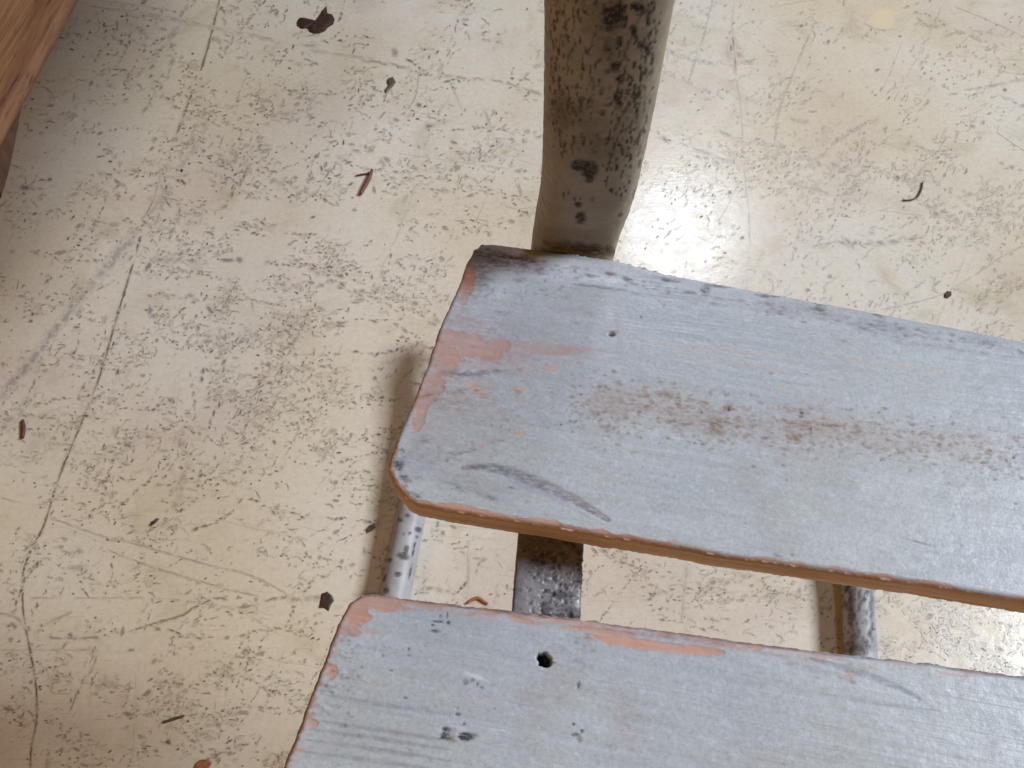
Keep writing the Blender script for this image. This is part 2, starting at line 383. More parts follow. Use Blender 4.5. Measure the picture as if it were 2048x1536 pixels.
blob(140, 1272, 12, 16, .5, GREYV, .85); line([(95, 1275), (140, 1277), (200, 1274)], 5, GREYV, .6, 0, 1); line([(135, 1280), (122, 1302)], 5, GREYV, .6)
line([(-20, 1225), (20, 1230), (45, 1245)], 5, OLIVE, .6, .1); line([(145, 1222), (100, 1245), (70, 1268)], 7, GREYV, .4, .25, 2)
line([(255, 1264), (310, 1247), (360, 1232), (378, 1222), (425, 1198), (455, 1198)], 5, LB, .75, .12, 1.5)
line([(470, 1215), (510, 1210), (540, 1200), (580, 1192)], 6, LB, .75, .15, 1.5); line([(575, 1200), (620, 1196), (700, 1192), (770, 1186)], 10, srgb(120, 100, 72), .6, .25, 2)
line([(100, 1035), (200, 1070), (280, 1090), (400, 1125), (500, 1150), (580, 1190)], 3, GREYV, .5, .1, 1); line([(215, 1100), (300, 1132), (400, 1162), (460, 1180), (520, 1192)], 3, GREYV, .5, .1, 1)
line([(60, 1196), (200, 1196), (300, 1196), (400, 1206), (480, 1222), (560, 1270)], 4, srgb(128, 112, 90), .45, .2, 1); line([(195, 1310), (180, 1345), (155, 1385), (140, 1425)], 4, OLIVE, .55, .15, 1)
line([(0, 1300), (100, 1300), (200, 1300)], 4, OLIVE, .3, .2, 1); line([(110, 1010), (60, 1008), (0, 995)], 3, OLIVE, .4, .2)
for x, y in ((345, 1275), (362, 1273), (420, 1275), (455, 1275), (485, 1271), (262, 1300), (315, 1258)): blob(x, y, 14, 8, random.uniform(-.2, .4), BROWN, .65)
line([(260, 1375), (220, 1372), (175, 1395)], 3, OLIVE, .4); chain([(300, 1200), (260, 1280)], 5, OLIVE, .3, 3, 12)
for p in ([(1432, -30), (1412, 60), (1395, 110), (1378, 165)], [(1630, 45), (1590, 140), (1560, 220), (1548, 300)], [(1470, -20), (1465, 60), (1472, 150), (1482, 220), (1488, 330), (1497, 420), (1500, 500)], [(2080, 478), (2010, 510), (1950, 550), (1880, 590), (1800, 612), (1740, 622)]):
    line(p, 2.8, GREYV, .42, .12, .5)
line([(1355, 285), (1410, 305), (1450, 320), (1480, 330), (1510, 340)], 6, GREYV, .42, .1, 1.5); line([(1540, 350), (1590, 368), (1660, 388)], 6, GREYV, .42, .1, 1.5); line([(1685, 395), (1720, 400)], 5, GREYV, .4)
line([(1430, 258), (1460, 272), (1490, 278)], 6, OLIVE, .5, .1, 1.5); chain([(1490, 290), (1530, 285), (1580, 305), (1620, 318), (1650, 330), (1700, 340)], 8, GREYV, .5, 3, 10, 2, .1)
chain([(1650, 493), (1672, 482), (1700, 486), (1760, 485), (1800, 478), (1850, 476)], 7, OLIVE, .6, 2, 12, 3, .1); line([(1930, 180), (1990, 170), (2060, 155)], 5, GREYV, .5, .15, 1); line([(1880, 75), (1930, 62), (1990, 66), (2010, 72)], 4, GREYV, .4, .2, 1)
chain([(1580, 235), (1600, 245), (1620, 242)], 6, OLIVE, .5, 2, 7); chain([(1730, 330), (1800, 350), (1900, 372), (1960, 385)], 8, GREYV, .42, 8, 9, 1.5, .1)
chain([(1820, 405), (1850, 420), (1900, 425), (1960, 430), (2040, 425)], 8, OLIVE, .55, 6, 10, 2, .1)
for x, y, s in ((1459, 385, 10), (1755, 140, 8), (1967, 245, 7), (2046, 288, 9), (1657, 83, 8), (1603, 52, 8), (1616, 580, 9), (1485, 475, 8), (1660, 553, 8), (1796, 355, 11), (2010, 180, 9), (2038, 160, 10), (700, 817, 5), (673, 627, 6), (620, 830, 5), (744, 1005, 4), (705, 395, 5), (838, 210, 11), (702, 1070, 4), (752, 1075, 5)):
    blob(x, y, s, s*.9, random.random()*3, DARK, .75)
# brown stain with tail, yellow patches, curled marks
blob(1466, 100, 30, 46, 0, srgb(150, 112, 84), .75, .7); blob(1466, 96, 14, 26, 0, srgb(70, 44, 36), .85, .6); blob(1478, 110, 22, 16, -.6, srgb(130, 96, 74), .6, .7); line([(1465, 70), (1469, 110), (1472, 148)], 5, srgb(110, 80, 64), .75, 0, .4)
blob(1765, 38, 60, 54, .2, srgb(216, 196, 158), .8, .2, 8); blob(1638, 32, 20, 26, .2, srgb(214, 182, 158), .6, .8)
line([(1885, 560), (1872, 568), (1868, 578), (1878, 583)], 5, srgb(120, 104, 84), .6, 0, .5); line([(1035, 365), (1042, 385), (1038, 398)], 4, srgb(126, 112, 74), .7, 0, .5)
blob(1008, 305, 22, 18, 0, srgb(158, 152, 112), .6, .7); blob(790, 105, 16, 22, .5, BROWN, .6, .6); blob(742, 300, 16, 14, .5, srgb(150, 104, 80), .65, .6); chain([(752, 318), (770, 330), (790, 342)], 9, BROWN, .55, 4, 7)
blob(318, 103, 20, 8, .7, srgb(90, 72, 52), .8); blob(305, 133, 16, 8, .8, GREYV, .6); blob(505, 610, 6, 20, .2, OLIVE, .4)
line([(655, 540), (690, 555)], 8, RUST, .9, 0, .5); blob(628, 538, 18, 9, -.2, RUST, .75); line([(430, 670), (440, 680)], 6, BROWN, .6); chain([(495, 665), (530, 680)], 6, BROWN, .6, 3, 8)
for p in ([(1420, 1178), (1440, 1165), (1470, 1160), (1520, 1148)], [(1400, 1185), (1425, 1172), (1450, 1170)], [(1440, 1200), (1500, 1192), (1560, 1188)]): chain(p, 8, srgb(112, 88, 64), .7, 4, 9, 1.8, .1)
chain([(1860, 1205), (1900, 1216), (1920, 1250), (1960, 1280), (1990, 1300), (2010, 1330)], 13, srgb(92, 70, 56), .75, 8, 10, 1.7, .08)
chain([(1835, 1238), (1870, 1228), (1900, 1240), (1930, 1260), (1965, 1285)], 11, srgb(96, 74, 56), .75, 6, 10, 1.9, .08); chain([(1990, 1230), (2040, 1240), (2090, 1250)], 13, srgb(90, 66, 52), .8, 12, 10, 1.8, .05)
chain([(840, 1178), (880, 1180), (920, 1185), (960, 1190)], 8, srgb(120, 100, 74), .65, 3, 9, 2, .1)
line([(1375, 1130), (1370, 1180), (1365, 1240)], 4, srgb(140, 116, 84), .5, .2, 1); line([(940, 1080), (935, 1200)], 4, srgb(140, 120, 92), .45, .3, 1)
for cx, cy in ((125, 1340), (112, 1375)):
    line([(cx+12, cy-12), (cx-6, cy-8), (cx-10, cy+6), (cx+2, cy+12), (cx+14, cy+8)], 4, BROWN, .55, 0, .8)
fv = np.array(fv); fc = np.array(fc)
G = np.array([(-3, -2, 0), (3, -2, 0), (3, 5, 0), (-3, 5, 0)], float)
n0 = len(fv)
me = mesh_np('floor', np.vstack([fv, G]), np.array([[n0, n0+1, n0+2, n0+3]]), np.array(ft), False, np.vstack([fc, np.zeros((4, 4))]))
# orient the chips upwards
fl = link('floor', me, M_FLOOR)
describe(fl, 'worn cream floor with dark pits and long thin scratches', kind='structure')

# ------------------------------------------------------------------ seat slats
ANG = math.radians(-9.6)
def resample(pts, n):
    pts = np.asarray(pts, float); d = np.concatenate([[0], np.cumsum(np.linalg.norm(np.diff(pts, axis=0), axis=1))])
    s = np.linspace(0, d[-1], n); return np.stack([np.interp(s, d, pts[:, k]) for k in range(pts.shape[1])], -1)
class Canvas:
    """paint kept per vertex: marks, paint wear and hollows, placed in photograph px on the slat's own top"""
    def __init__(s, px):
        s.p = px; s.col = np.zeros((len(px), 4)); s.wear = np.zeros(len(px)); s.dz = np.zeros(len(px))
    def mask(s, x, y, L, Wd, ang, soft=.5, rag=.0, seed=0):
        R = max(L, Wd)*.5*(1+soft*.6+rag); sel = np.where((np.abs(s.p[:, 0]-x) < R) & (np.abs(s.p[:, 1]-y) < R))[0]
        q = s.p[sel]; dx = q[:, 0]-x; dy = -(q[:, 1]-y); ca, sa = math.cos(ang), math.sin(ang)
        u = (dx*ca+dy*sa)/(L*.5); v = (-dx*sa+dy*ca)/(Wd*.5); r = np.sqrt(u*u+v*v)
        if rag: r = r+rag*(fbm(q[:, 0]/14, q[:, 1]/7, 31+seed, 3)-.5)*2
        return sel, 1-sstep(1-soft, 1+soft*.6, r)
    def paint(s, sel, m, col, a):
        if not len(sel): return
        m = np.clip(m*a, 0, 1); c = s.col[sel]; A = c[:, 3]; out = m+A*(1-m); o = np.maximum(out, 1e-6)
        for k in range(3): c[:, k] = (col[k]*m+c[:, k]*A*(1-m))/o
        c[:, 3] = out; s.col[sel] = c
    def spot(s, x, y, L, Wd, ang, col, a, soft=.5, rag=0, deep=0):
        sel, m = s.mask(x, y, L, Wd, ang, soft, rag, int(x) % 50); s.paint(sel, m, col, a); s.dz[sel] -= m*deep
    def rub(s, x, y, L, Wd, ang, a=1, rag=.35):
        sel, m = s.mask(x, y, L, Wd, ang, .7, rag, int(y) % 50); s.wear[sel] = np.maximum(s.wear[sel], a*m)
    def stroke(s, pts, w, col, a, deep=0, soft=1.0):
        q = smooth_poly(pts, 6); d = np.full(len(s.p), 1e9); x0, y0 = q.min(0)-30; x1, y1 = q.max(0)+30
        sel = np.where((s.p[:, 0] > x0) & (s.p[:, 0] < x1) & (s.p[:, 1] > y0) & (s.p[:, 1] < y1))[0]
        if not len(sel): return
        P = s.p[sel]; dd = np.full(len(sel), 1e9)
        for i in range(len(q)-1):
            a0, b0 = q[i], q[i+1]; ab = b0-a0; t = np.clip(((P-a0)@ab)/(ab@ab+1e-9), 0, 1)
            dd = np.minimum(dd, np.linalg.norm(P-(a0+t[:, None]*ab), axis=1)/(w*.5*(.35+.65*math.sin(math.pi*(i+.5)/len(q)))))
        m = 1-sstep(1-soft*.5, 1+soft*.6, dd); s.paint(sel, m, col, a); s.dz[sel] -= m*deep

def make_slat(left_px, top_px, bot_px, ztop, thick, paint_fn, rows, parent, label, seed):
    """left_px runs from the near corner to the far corner round the worn end; top / bottom edges run away to the right"""
    org = at(*left_px[len(left_px)//2], ztop); R = Matrix.Rotation(-ANG, 3, 'Z')
    ca, sa = math.cos(-ANG), math.sin(-ANG)
    def loc(P): d = P-org; return np.stack([d[..., 0]*ca-d[..., 1]*sa, d[..., 0]*sa+d[..., 1]*ca], -1)
    n1 = 560; n2 = 26
    def edge(px):
        P = loc(at(np.array(px)[:, 0], np.array(px)[:, 1], ztop)); P = resample(P, 400)
        d = P[-1]-P[-40]; d = d/np.linalg.norm(d); L = .36-P[-1][0]        # the slat runs on past the frame
        a = resample(P, n1); b = P[-1]+d*(np.linspace(0, L, n2)[1:, None]); return np.vstack([a, b])
    T, B = edge(top_px), edge(bot_px); Lf = resample(loc(at(np.array(left_px)[:, 0], np.array(left_px)[:, 1], ztop)), rows)
    # nibbled edges
    sT = np.arange(len(T)); amp = .00022*(1+2*(fbm(sT/40., sT*0, seed+5, 3) > .6))
    T[:, 1] += amp*(fbm(sT/5., sT*0, seed, 4)-.5)*2*np.minimum(1, sT/8.); B[:, 1] += .00022*(fbm(sT/6., sT*0, seed+9, 4)-.5)*2*np.minimum(1, sT/8.)
    Lf[1:-1, 0] += .0003*(fbm(np.arange(rows)/8., np.zeros(rows), seed+3, 3)-.5)[1:-1]*2
    n = len(T); u = np.concatenate([np.linspace(0, 1, n1)*.62, .62+.38*np.linspace(0, 1, n2)[1:]])
    v = np.linspace(0, 1, rows); Rt = B[-1]+(T[-1]-B[-1])*v[:, None]
    U, V = u[:, None, None], v[None, :, None]
    P = (1-V)*B[:, None]+V*T[:, None]+(1-U)*Lf[None]+U*Rt[None]-((1-U)*(1-V)*Lf[0]+(1-U)*V*Lf[-1]+U*(1-V)*B[-1]+U*V*T[-1])
    P = P.reshape(-1, 2)
    ring = np.concatenate([np.arange(n)*rows, (n-1)*rows+np.arange(1, rows), (np.arange(n)*rows+rows-1)[::-1][1:], np.arange(1, rows-1)[::-1]])
    # distance to the outline (worn left end and long edges)
    oe = np.vstack([resample(B[:n1], 60), ]) ; outl = [(resample(B, 70)), (resample(T, 70)), (resample(Lf, 40))]
    D = np.full(len(P), 1e9)
    for q in outl:
        for i in range(len(q)-1):
            ab = q[i+1]-q[i]; t = np.clip(((P-q[i])@ab)/(ab@ab+1e-12), 0, 1); D = np.minimum(D, np.linalg.norm(P-(q[i]+t[:, None]*ab), axis=1))
    Wd = np.column_stack([P[:, 0]*ca+P[:, 1]*sa, -P[:, 0]*sa+P[:, 1]*ca])+org[:2]
    C = Canvas(project(np.column_stack([Wd, np.full(len(Wd), ztop)]))); C.D = D; C.P = P
    paint_fn(C)
    r = .0014; drop = r-np.sqrt(np.maximum(0, r*r-np.maximum(0, r-D)**2)); drop = np.minimum(drop, r*.8)*.8
    z = -drop+.00018*(fbm(P[:, 0]*60, P[:, 1]*160, seed+1, 4)-.5)*2+.0005*(fbm(P[:, 0]*10, P[:, 1]*14, seed+2, 2)-.5)+C.dz-.00006*sstep(.4, .8, C.wear)
    V3 = [np.column_stack([P, z])]; wear = [C.wear]; side = [np.zeros(len(P))]; col = [C.col]
    Q = [grid_quads(n, rows)[:, ::-1]*1]
    # side walls
    m = len(ring); RP = P[ring]; prev = ring; base = len(P)
    cen = RP-np.roll(RP, 1, 0); tng = np.roll(RP, -1, 0)-np.roll(RP, 1, 0); tng /= np.linalg.norm(tng, axis=1)[:, None]+1e-12; nr = np.stack([tng[:, 1], -tng[:, 0]], -1)
    levels = [(-.0016, .00030), (-.0035, .00035), (-.006, .00035), (-.009, .00035), (-thick+.0012, .0003), (-thick, -.0008)]
    arc = np.cumsum(np.linalg.norm(cen, axis=1))
    for k, (zz, off) in enumerate(levels):
        wob = .00016*(fbm(arc*600, np.full(m, zz*900), seed+20, 3)-.5)*2
        V3.append(np.column_stack([RP+nr*(off+wob)[:, None], np.full(m, zz)])); wear.append(np.full(m, .3+.3*(k == 0))); side.append(np.full(m, 1.0)); col.append(np.zeros((m, 4)))
        cur = base+k*m+np.arange(m)
        Q.append(np.stack([prev, cur, np.roll(cur, -1), np.roll(prev, -1)], -1)); prev = cur
    V3 = np.vstack(V3); wear = np.concatenate(wear); side = np.concatenate(side); col = np.vstack(col)
    # underside: strips between the lower rims
    k = base+5*m; V3 = np.vstack([V3, [[RP[:, 0].mean(), RP[:, 1].mean(), -thick]]]); wear = np.append(wear, .2); side = np.append(side, 1); col = np.vstack([col, np.zeros((1, 4))])
    tri = np.stack([np.full(m, len(V3)-1), np.roll(k+np.arange(m), -1), k+np.arange(m)], -1)
    me = mesh_np('slat', V3, np.vstack(Q), tri, True, col, {'wear': wear, 'side': side})
    o = link('slat', me, M_SLAT, parent); o.location = Vector(org)-parent.location; o.rotation_euler = (0, 0, ANG); o['label'] = label
    return o

CHARCOAL, GREYB, LILAC, PINK, PEACH, WHITE = srgb(78, 70, 72), srgb(96, 96, 112), srgb(120, 118, 140), srgb(186, 136, 122), srgb(202, 162, 138), srgb(206, 210, 224)
TAN = srgb(142, 122, 108)
def specks(C, n, x0, y0, x1, y1, smin, smax, col, amin, amax, ang=-.15, asp=1.6):
    for _ in range(n):
        s = random.uniform(smin, smax)
        C.spot(random.uniform(x0, x1), random.uniform(y0, y1), s*random.uniform(1, asp), s, ang+random.gauss(0, .4), clipc(col), random.uniform(amin, amax), .6)
def slat_one(C):
    D = C.D; x, y = C.p[:, 0], C.p[:, 1]
    nz = fbm(x/30, y/12, 3, 4)
    edge = 1-sstep(.0002, .0019, D+(nz-.5)*.0030)
    left = x < 1060
    C.wear = np.maximum(C.wear, edge*np.where((y < 620) & (x > 980) & left == False, .30, .55))
    low = (1-sstep(0, .0022, D+(nz-.5)*.0032))*(y > 880)
    C.wear = np.maximum(C.wear, low*(1-.5*sstep(1150, 1400, x)))
    # bare pinkish patches near the sawn end
    for a in ((915, 680, 130, 42, -.18), (960, 702, 110, 40, -.12), (890, 730, 60, 60, -.9), (868, 770, 50, 50, -1.1), (840, 830, 30, 66, -.3), (845, 800, 40, 60, -1), (935, 568, 32, 90, -.25), (1000, 690, 70, 24, -.1),
              (832, 850, 24, 36, -.2), (890, 705, 90, 36, -.3)): C.rub(*a, a=.95)
    for _ in range(60):
        s_ = random.uniform(4, 13); C.spot(860+abs(random.gauss(0, 130)), random.gauss(735, 60), s_*random.uniform(2, 7), s_, random.gauss(-.12, .05), random.choice((PINK, srgb(190, 156, 142), srgb(170, 140, 134))), random.uniform(.12, .42), .9, .4)
    C.spot(930, 700, 210, 80, -.15, srgb(184, 142, 130), .5, .95, .8); C.spot(870, 790, 90, 150, -.4, srgb(176, 140, 128), .4, .95, .8); C.spot(1060, 700, 260, 34, -.08, srgb(180, 152, 148), .45, .95, .6)
    for a in ((940, 640, 90, 12, -.3), (1030, 683, 110, 12, -.1), (1080, 700, 90, 30, -.1), (1150, 700, 120, 30, 0)): C.rub(*a, a=.42)
    for a in ((944, 772, 26, 24, 0), (960, 785, 26, 12, 0), (1102, 735, 22, 14, -.3), (1037, 781, 28, 9, 0), (972, 778, 14, 10, 0), (930, 795, 16, 10, 0), (1030, 866, 36, 11, -.2), (962, 892, 16, 7, 0), (930, 935, 26, 9, 0), (1562, 770, 11, 7, -.2), (972, 798, 10, 12, 0)):
        C.spot(*a, random.choice((PEACH, srgb(206, 146, 116))), .9, .5, .25)
    for x0, y0, L in ((1500, 706, 120), (1700, 720, 200), (1830, 735, 180), (1560, 712, 60), (1450, 725, 260), (1380, 695, 200)):
        C.spot(x0, y0, L, 8, -.13, srgb(196, 170, 150), .35, .9, .3)
    C.spot(880, 800, 330, 420, -1.2, srgb(144, 140, 152), .42, .95, .5); C.spot(960, 640, 300, 120, -.2, srgb(146, 142, 152), .35, .95, .5)
    for _ in range(260):
        s_ = random.uniform(3, 12); C.spot(random.gauss(930, 90), random.gauss(760, 130), s_*random.uniform(1, 2.6), s_*.8, random.uniform(-.4, .2), random.choice((srgb(120, 114, 124), srgb(146, 130, 126), srgb(170, 150, 142))), random.uniform(.12, .45), .8, .3)
    # dark far-left corner and grimy edge
    C.spot(985, 515, 130, 44, -.2, CHARCOAL, .72, .7, .5); C.spot(960, 548, 60, 90, -.4, srgb(96, 84, 82), .62, .8, .6); C.spot(1050, 528, 120, 30, -.2, srgb(84, 74, 82), .55, .7, .5)
    C.spot(1055, 520, 60, 10, -.12, srgb(92, 52, 44), .8, .5, .3); C.spot(1010, 512, 46, 8, -.1, srgb(80, 52, 46), .7, .5, .3); C.spot(1120, 510, 160, 14, -.13, srgb(88, 80, 84), .5, .8, .4)
    C.spot(940, 560, 24, 46, -.2, srgb(176, 112, 90), .7, .6, .4)
    C.spot(1180, 572, 90, 6, -.1, GREYB, .7, .8); C.spot(1225, 578, 60, 6, -.08, GREYB, .7, .8); C.spot(1040, 560, 34, 10, 0, GREYB, .55, .7, .3)
    C.spot(1160, 545, 200, 40, -.14, WHITE, .50, .9, .5); C.spot(1210, 560, 80, 20, -.1, srgb(214, 218, 232), .55, .9, .5); C.spot(1110, 560, 70, 30, -.3, srgb(190, 190, 212), .5, .9, .5)  # pale window sheen beside the post, painted into the slat colour
    specks(C, 40, 940, 530, 1130, 600, 3, 7, GREYB, .25, .6)
    for _ in range(220):
        u = random.random(); s_ = random.uniform(3, 9); C.spot(990+u*1060, 500+u*192+abs(random.gauss(0, 16))+4, s_*random.uniform(1, 3.5), s_, -.17, random.choice((srgb(96, 86, 92), srgb(120, 112, 124), srgb(110, 92, 84))), random.uniform(.2, .6), .7, .3)
    for a in ((1430, 572, 60, 9, -.1), (1528, 592, 40, 10, -.1), (1635, 606, 36, 10, -.5), (1640, 618, 30, 18, -.3), (1755, 630, 26, 10, -.3), (1335, 560, 60, 8, -.15), (1560, 590, 30, 8, 0), (1410, 580, 20, 14, 0)): C.spot(*a, srgb(84, 78, 84), .72, .7, .5, .0001)
    C.spot(1560, 615, 120, 34, -.15, srgb(150, 142, 156), .5, .9, .6); C.spot(1770, 660, 130, 34, -.2, LILAC, .5, .9, .7); C.spot(1960, 682, 70, 24, -.2, LILAC, .5, .9, .7); C.spot(1640, 625, 80, 20, -.3, srgb(130, 122, 128), .5, .9, .6)
    specks(C, 60, 1300, 560, 2040, 700, 2.5, 6, GREYB, .2, .5)
    # dark smears by the end
    C.spot(930, 748, 110, 14, -.02, srgb(112, 104, 118), .75, .9, .5); C.spot(985, 742, 60, 7, .05, srgb(92, 82, 98), .6, .8, .3); C.spot(850, 792, 40, 9, .2, srgb(110, 62, 52), .6, .8, .3)
    C.spot(900, 800, 130, 60, -.2, srgb(140, 132, 128), .4, .95, .6); C.spot(900, 640, 120, 50, -.3, srgb(146, 134, 132), .28, .95, .6)
    for a in ((800, 925, 22, 34, -.2), (810, 958, 26, 14, -.5), (805, 900, 12, 12, 0), (798, 930, 16, 22, .2), (812, 972, 10, 9, 0), (830, 990, 30, 9, -.5)): C.spot(*a, srgb(62, 60, 72), .78, .7, .5)
    for a in ((905, 905, 30, 6, .1), (895, 920, 10, 14, 0), (930, 905, 40, 8, .2), (915, 975, 50, 12, -.4), (1020, 975, 16, 4, 0), (980, 995, 40, 12, -.3), (848, 880, 20, 20, 0)): C.spot(*a, srgb(92, 90, 106), .55, .8, .4)
    C.spot(840, 915, 90, 80, 0, srgb(134, 130, 146), .4, .95, .5); C.spot(955, 975, 160, 40, -.35, srgb(140, 136, 150), .4, .95, .5)
    # curved gouge
    C.stroke([(925, 935), (970, 934), (1020, 945), (1060, 960), (1110, 982), (1150, 1002), (1185, 1022), (1215, 1040)], 22, srgb(104, 102, 114), .72, .00022)
    C.stroke([(1040, 950), (1090, 968), (1150, 995), (1225, 1045)], 5, srgb(176, 156, 150), .35, 0, 1.2); C.stroke([(1020, 962), (1100, 990), (1180, 1035)], 12, srgb(150, 146, 162), .5)
    # brown band of wear through the middle
    for _ in range(1500):
        u = random.random(); xx = 1140+u*1000; yy = 805+u*115+random.gauss(0, 30); s = random.uniform(2.5, 9)
        C.spot(xx, yy, s*random.uniform(1, 2), s, random.uniform(-.4, .2), random.choice((TAN, srgb(120, 104, 94), srgb(150, 128, 122), srgb(112, 104, 104))), random.uniform(.25, .8)*(1-.15*u), .6, .3)
    for a in ((1330, 810, 230, 80), (1440, 845, 260, 60), (1610, 840, 150, 100), (1210, 800, 100, 60), (1720, 870, 240, 60), (1900, 890, 260, 60)):
        C.spot(a[0], a[1], a[2], a[3], -.13, srgb(156, 138, 132), .42, .95, .8)
    for a in ((1457, 815, 18, 22), (1440, 845, 70, 22), (1602, 825, 9, 22), (1580, 820, 50, 12), (1615, 850, 80, 20), (1590, 870, 34, 30), (1355, 800, 12, 24), (1360, 845, 60, 10), (1430, 860, 40, 26), (1880, 880, 14, 30), (1660, 850, 60, 8), (1330, 790, 40, 20)):
        C.spot(*a, -.1, srgb(126, 98, 78), .6, .8, .6, .00005)
    for a in ((1604, 827, 6, 12), (1403, 824, 6, 6), (1824, 864, 6, 6), (1458, 818, 6, 10), (1122, 849, 5, 5), (1282, 634, 5, 5), (1622, 858, 4, 12), (2027, 916, 8, 10)): C.spot(*a, 0, srgb(60, 46, 40), .8, .6)
    # small lost nail hole
    C.spot(1222, 665, 24, 20, 0, srgb(120, 112, 116), .6, .7, .3); C.spot(1223, 668, 15, 9, -.1, srgb(52, 48, 52), .9, .5, .2, .0006); C.spot(1222, 658, 22, 5, 0, srgb(200, 204, 214), .5, .6)
    specks(C, 150, 860, 720, 1300, 1000, 2.5, 6, srgb(110, 104, 110), .12, .5); specks(C, 120, 1000, 600, 2040, 1150, 2, 5, GREYB, .1, .4)
    for a in ((1555, 1110, 24, 8), (1585, 1110, 7, 7), (1840, 1085, 70, 5), (1120, 1050, 10, 6), (1022, 975, 14, 5)): C.spot(*a, -.3, srgb(90, 92, 112), .6, .7)
    for a in ((1000, 560), (1012, 580), (1080, 600), (1100, 640), (850, 860)): pass
    C.spot(1236, 650, 14, 90, .1, srgb(158, 146, 138), .35, .9, .6); C.spot(1240, 930, 12, 240, .08, srgb(160, 152, 156), .25, .9, .4)
def slat_two(C):
    D = C.D; x, y = C.p[:, 0], C.p[:, 1]
    nz = fbm(x/26, y/10, 13, 4)
    e = 1-sstep(.0002, .0026, D+(nz-.5)*.0052)
    C.wear = np.maximum(C.wear, e*np.where(x < 800, .62, np.where(x < 1560, .56, .36)))
    sel = np.where((D < .0045) & (x < 1650))[0]
    C.paint(sel, (1-sstep(.0003, .0038, D[sel]+(nz[sel]-.5)*.0060)), srgb(178, 146, 138), .75)
    sel = np.where(D < .0012)[0]; C.paint(sel, 1-sstep(.0001, .0010, D[sel]), srgb(104, 84, 84), .6)
    for a in ((745, 1205, 150, 44, -.15), (715, 1230, 60, 60, -.6), (1040, 1240, 60, 14, -.2), (1300, 1290, 300, 26, -.14), (1400, 1300, 120, 20, -.1), (1200, 1262, 200, 16, -.12), (700, 1262, 46, 30, -.2), (624, 1446, 30, 22, -.3), (665, 1345, 24, 34, -.5), (860, 1208, 90, 14, -.1)): C.rub(*a, a=.8)
    for a in ((755, 1368, 12, 10, 0), (787, 1468, 24, 9, 0), (1700, 1350, 30, 26, 0), (1745, 1335, 24, 6, -.4), (1900, 1350, 70, 7, -.15), (606, 1500, 14, 12, 0), (740, 1262, 60, 10, -.2), (1515, 1296, 24, 10, -.2)): C.spot(*a, srgb(190, 150, 134), .7, .7, .4)
    C.spot(1030, 1225, 110, 16, -.12, srgb(112, 92, 96), .55, .8, .5); C.spot(1330, 1272, 260, 14, -.13, srgb(138, 112, 122), .55, .9, .5)
    # open bolt hole
    C.spot(1090, 1320, 50, 34, -.1, srgb(170, 166, 168), .3, .9, .3); C.spot(1088, 1320, 30, 25, -.5, srgb(20, 16, 12), 1.0, .22, .55, .006); C.spot(1101, 1325, 12, 10, -.3, srgb(104, 92, 64), .8, .5, .3); C.spot(1108, 1326, 12, 7, -.4, srgb(96, 80, 60), .7, .5, .3)
    # twin gouge
    C.spot(893, 1468, 28, 34, -.9, srgb(46, 48, 58), .97, .4, .5, .00025); C.spot(900, 1478, 26, 12, -.4, srgb(50, 52, 60), .9, .4, .4); C.spot(934, 1472, 36, 19, -.1, srgb(50, 52, 62), .97, .4, .5, .00025); C.spot(908, 1462, 14, 30, -.5, srgb(176, 178, 184), .9, .5, .2); C.spot(905, 1482, 26, 10, .1, srgb(170, 158, 140), .8, .5)
    C.spot(925, 1450, 12, 6, 0, srgb(90, 92, 104), .6, .6); C.spot(915, 1455, 40, 12, -.1, srgb(190, 192, 204), .6, .7, .3)
    # chips round the nail marks
    for a in ((876, 1243, 28, 6), (870, 1262, 22, 7), (896, 1245, 9, 9), (880, 1232, 7, 8), (894, 1230, 4, 16), (865, 1250, 8, 6), (930, 1364, 14, 12), (944, 1360, 10, 8), (954, 1368, 6, 10), (962, 1375, 8, 6), (916, 1428, 14, 8), (914, 1416, 7, 5), (928, 1448, 8, 6), (1150, 1470, 18, 9), (1158, 1478, 12, 14), (1147, 1448, 8, 7), (1163, 1462, 8, 8), (817, 1298, 5, 8), (817, 1311, 7, 5), (781, 1341, 10, 4), (810, 1395, 10, 5), (765, 1312, 6, 6), (1157, 1370, 9, 16), (988, 1417, 8, 4)):
        C.spot(*a, -.1, srgb(70, 74, 92), .85, .6, .2, .00015)
    C.spot(950, 1352, 60, 9, -.4, srgb(206, 214, 228), .8, .7, .3); C.spot(960, 1400, 110, 70, -.2, srgb(180, 170, 178), .3, .9, .5); C.spot(995, 1460, 40, 5, -.1, srgb(204, 210, 224), .6, .7)
    for cx, cy, sx, sy, k, a in ((690, 1300, 40, 40, 30, .6), (1165, 1292, 34, 30, 34, .4), (745, 1300, 30, 20, 10, .35), (680, 1345, 40, 20, 20, .6), (650, 1378, 40, 12, 20, .55), (1240, 1450, 50, 90, 70, .28), (1080, 1400, 50, 20, 14, .3), (1700, 1352, 26, 22, 14, .4), (640, 1420, 30, 12, 12, .5)):
        for _ in range(k): s = random.uniform(3, 9); C.spot(cx+random.gauss(0, sx*.6), cy+random.gauss(0, sy*.6), s*1.5, s, random.uniform(-.4, .3), srgb(108, 104, 116), random.uniform(.3, 1)*a, .7, .2)
    C.spot(1250, 1440, 80, 170, .2, srgb(162, 150, 152), .4, .95, .7); C.spot(1990, 1480, 60, 60, 0, srgb(150, 150, 160), .4, .9, .8); C.spot(1640, 1342, 160, 14, -.25, srgb(140, 134, 146), .5, .9, .5)
    C.stroke([(1620, 1318), (1700, 1340), (1760, 1362), (1800, 1378), (1838, 1398)], 14, srgb(124, 128, 142), .6, .0001); C.stroke([(1640, 1386), (1700, 1398), (1780, 1410), (1880, 1422)], 8, srgb(138, 140, 154), .5)
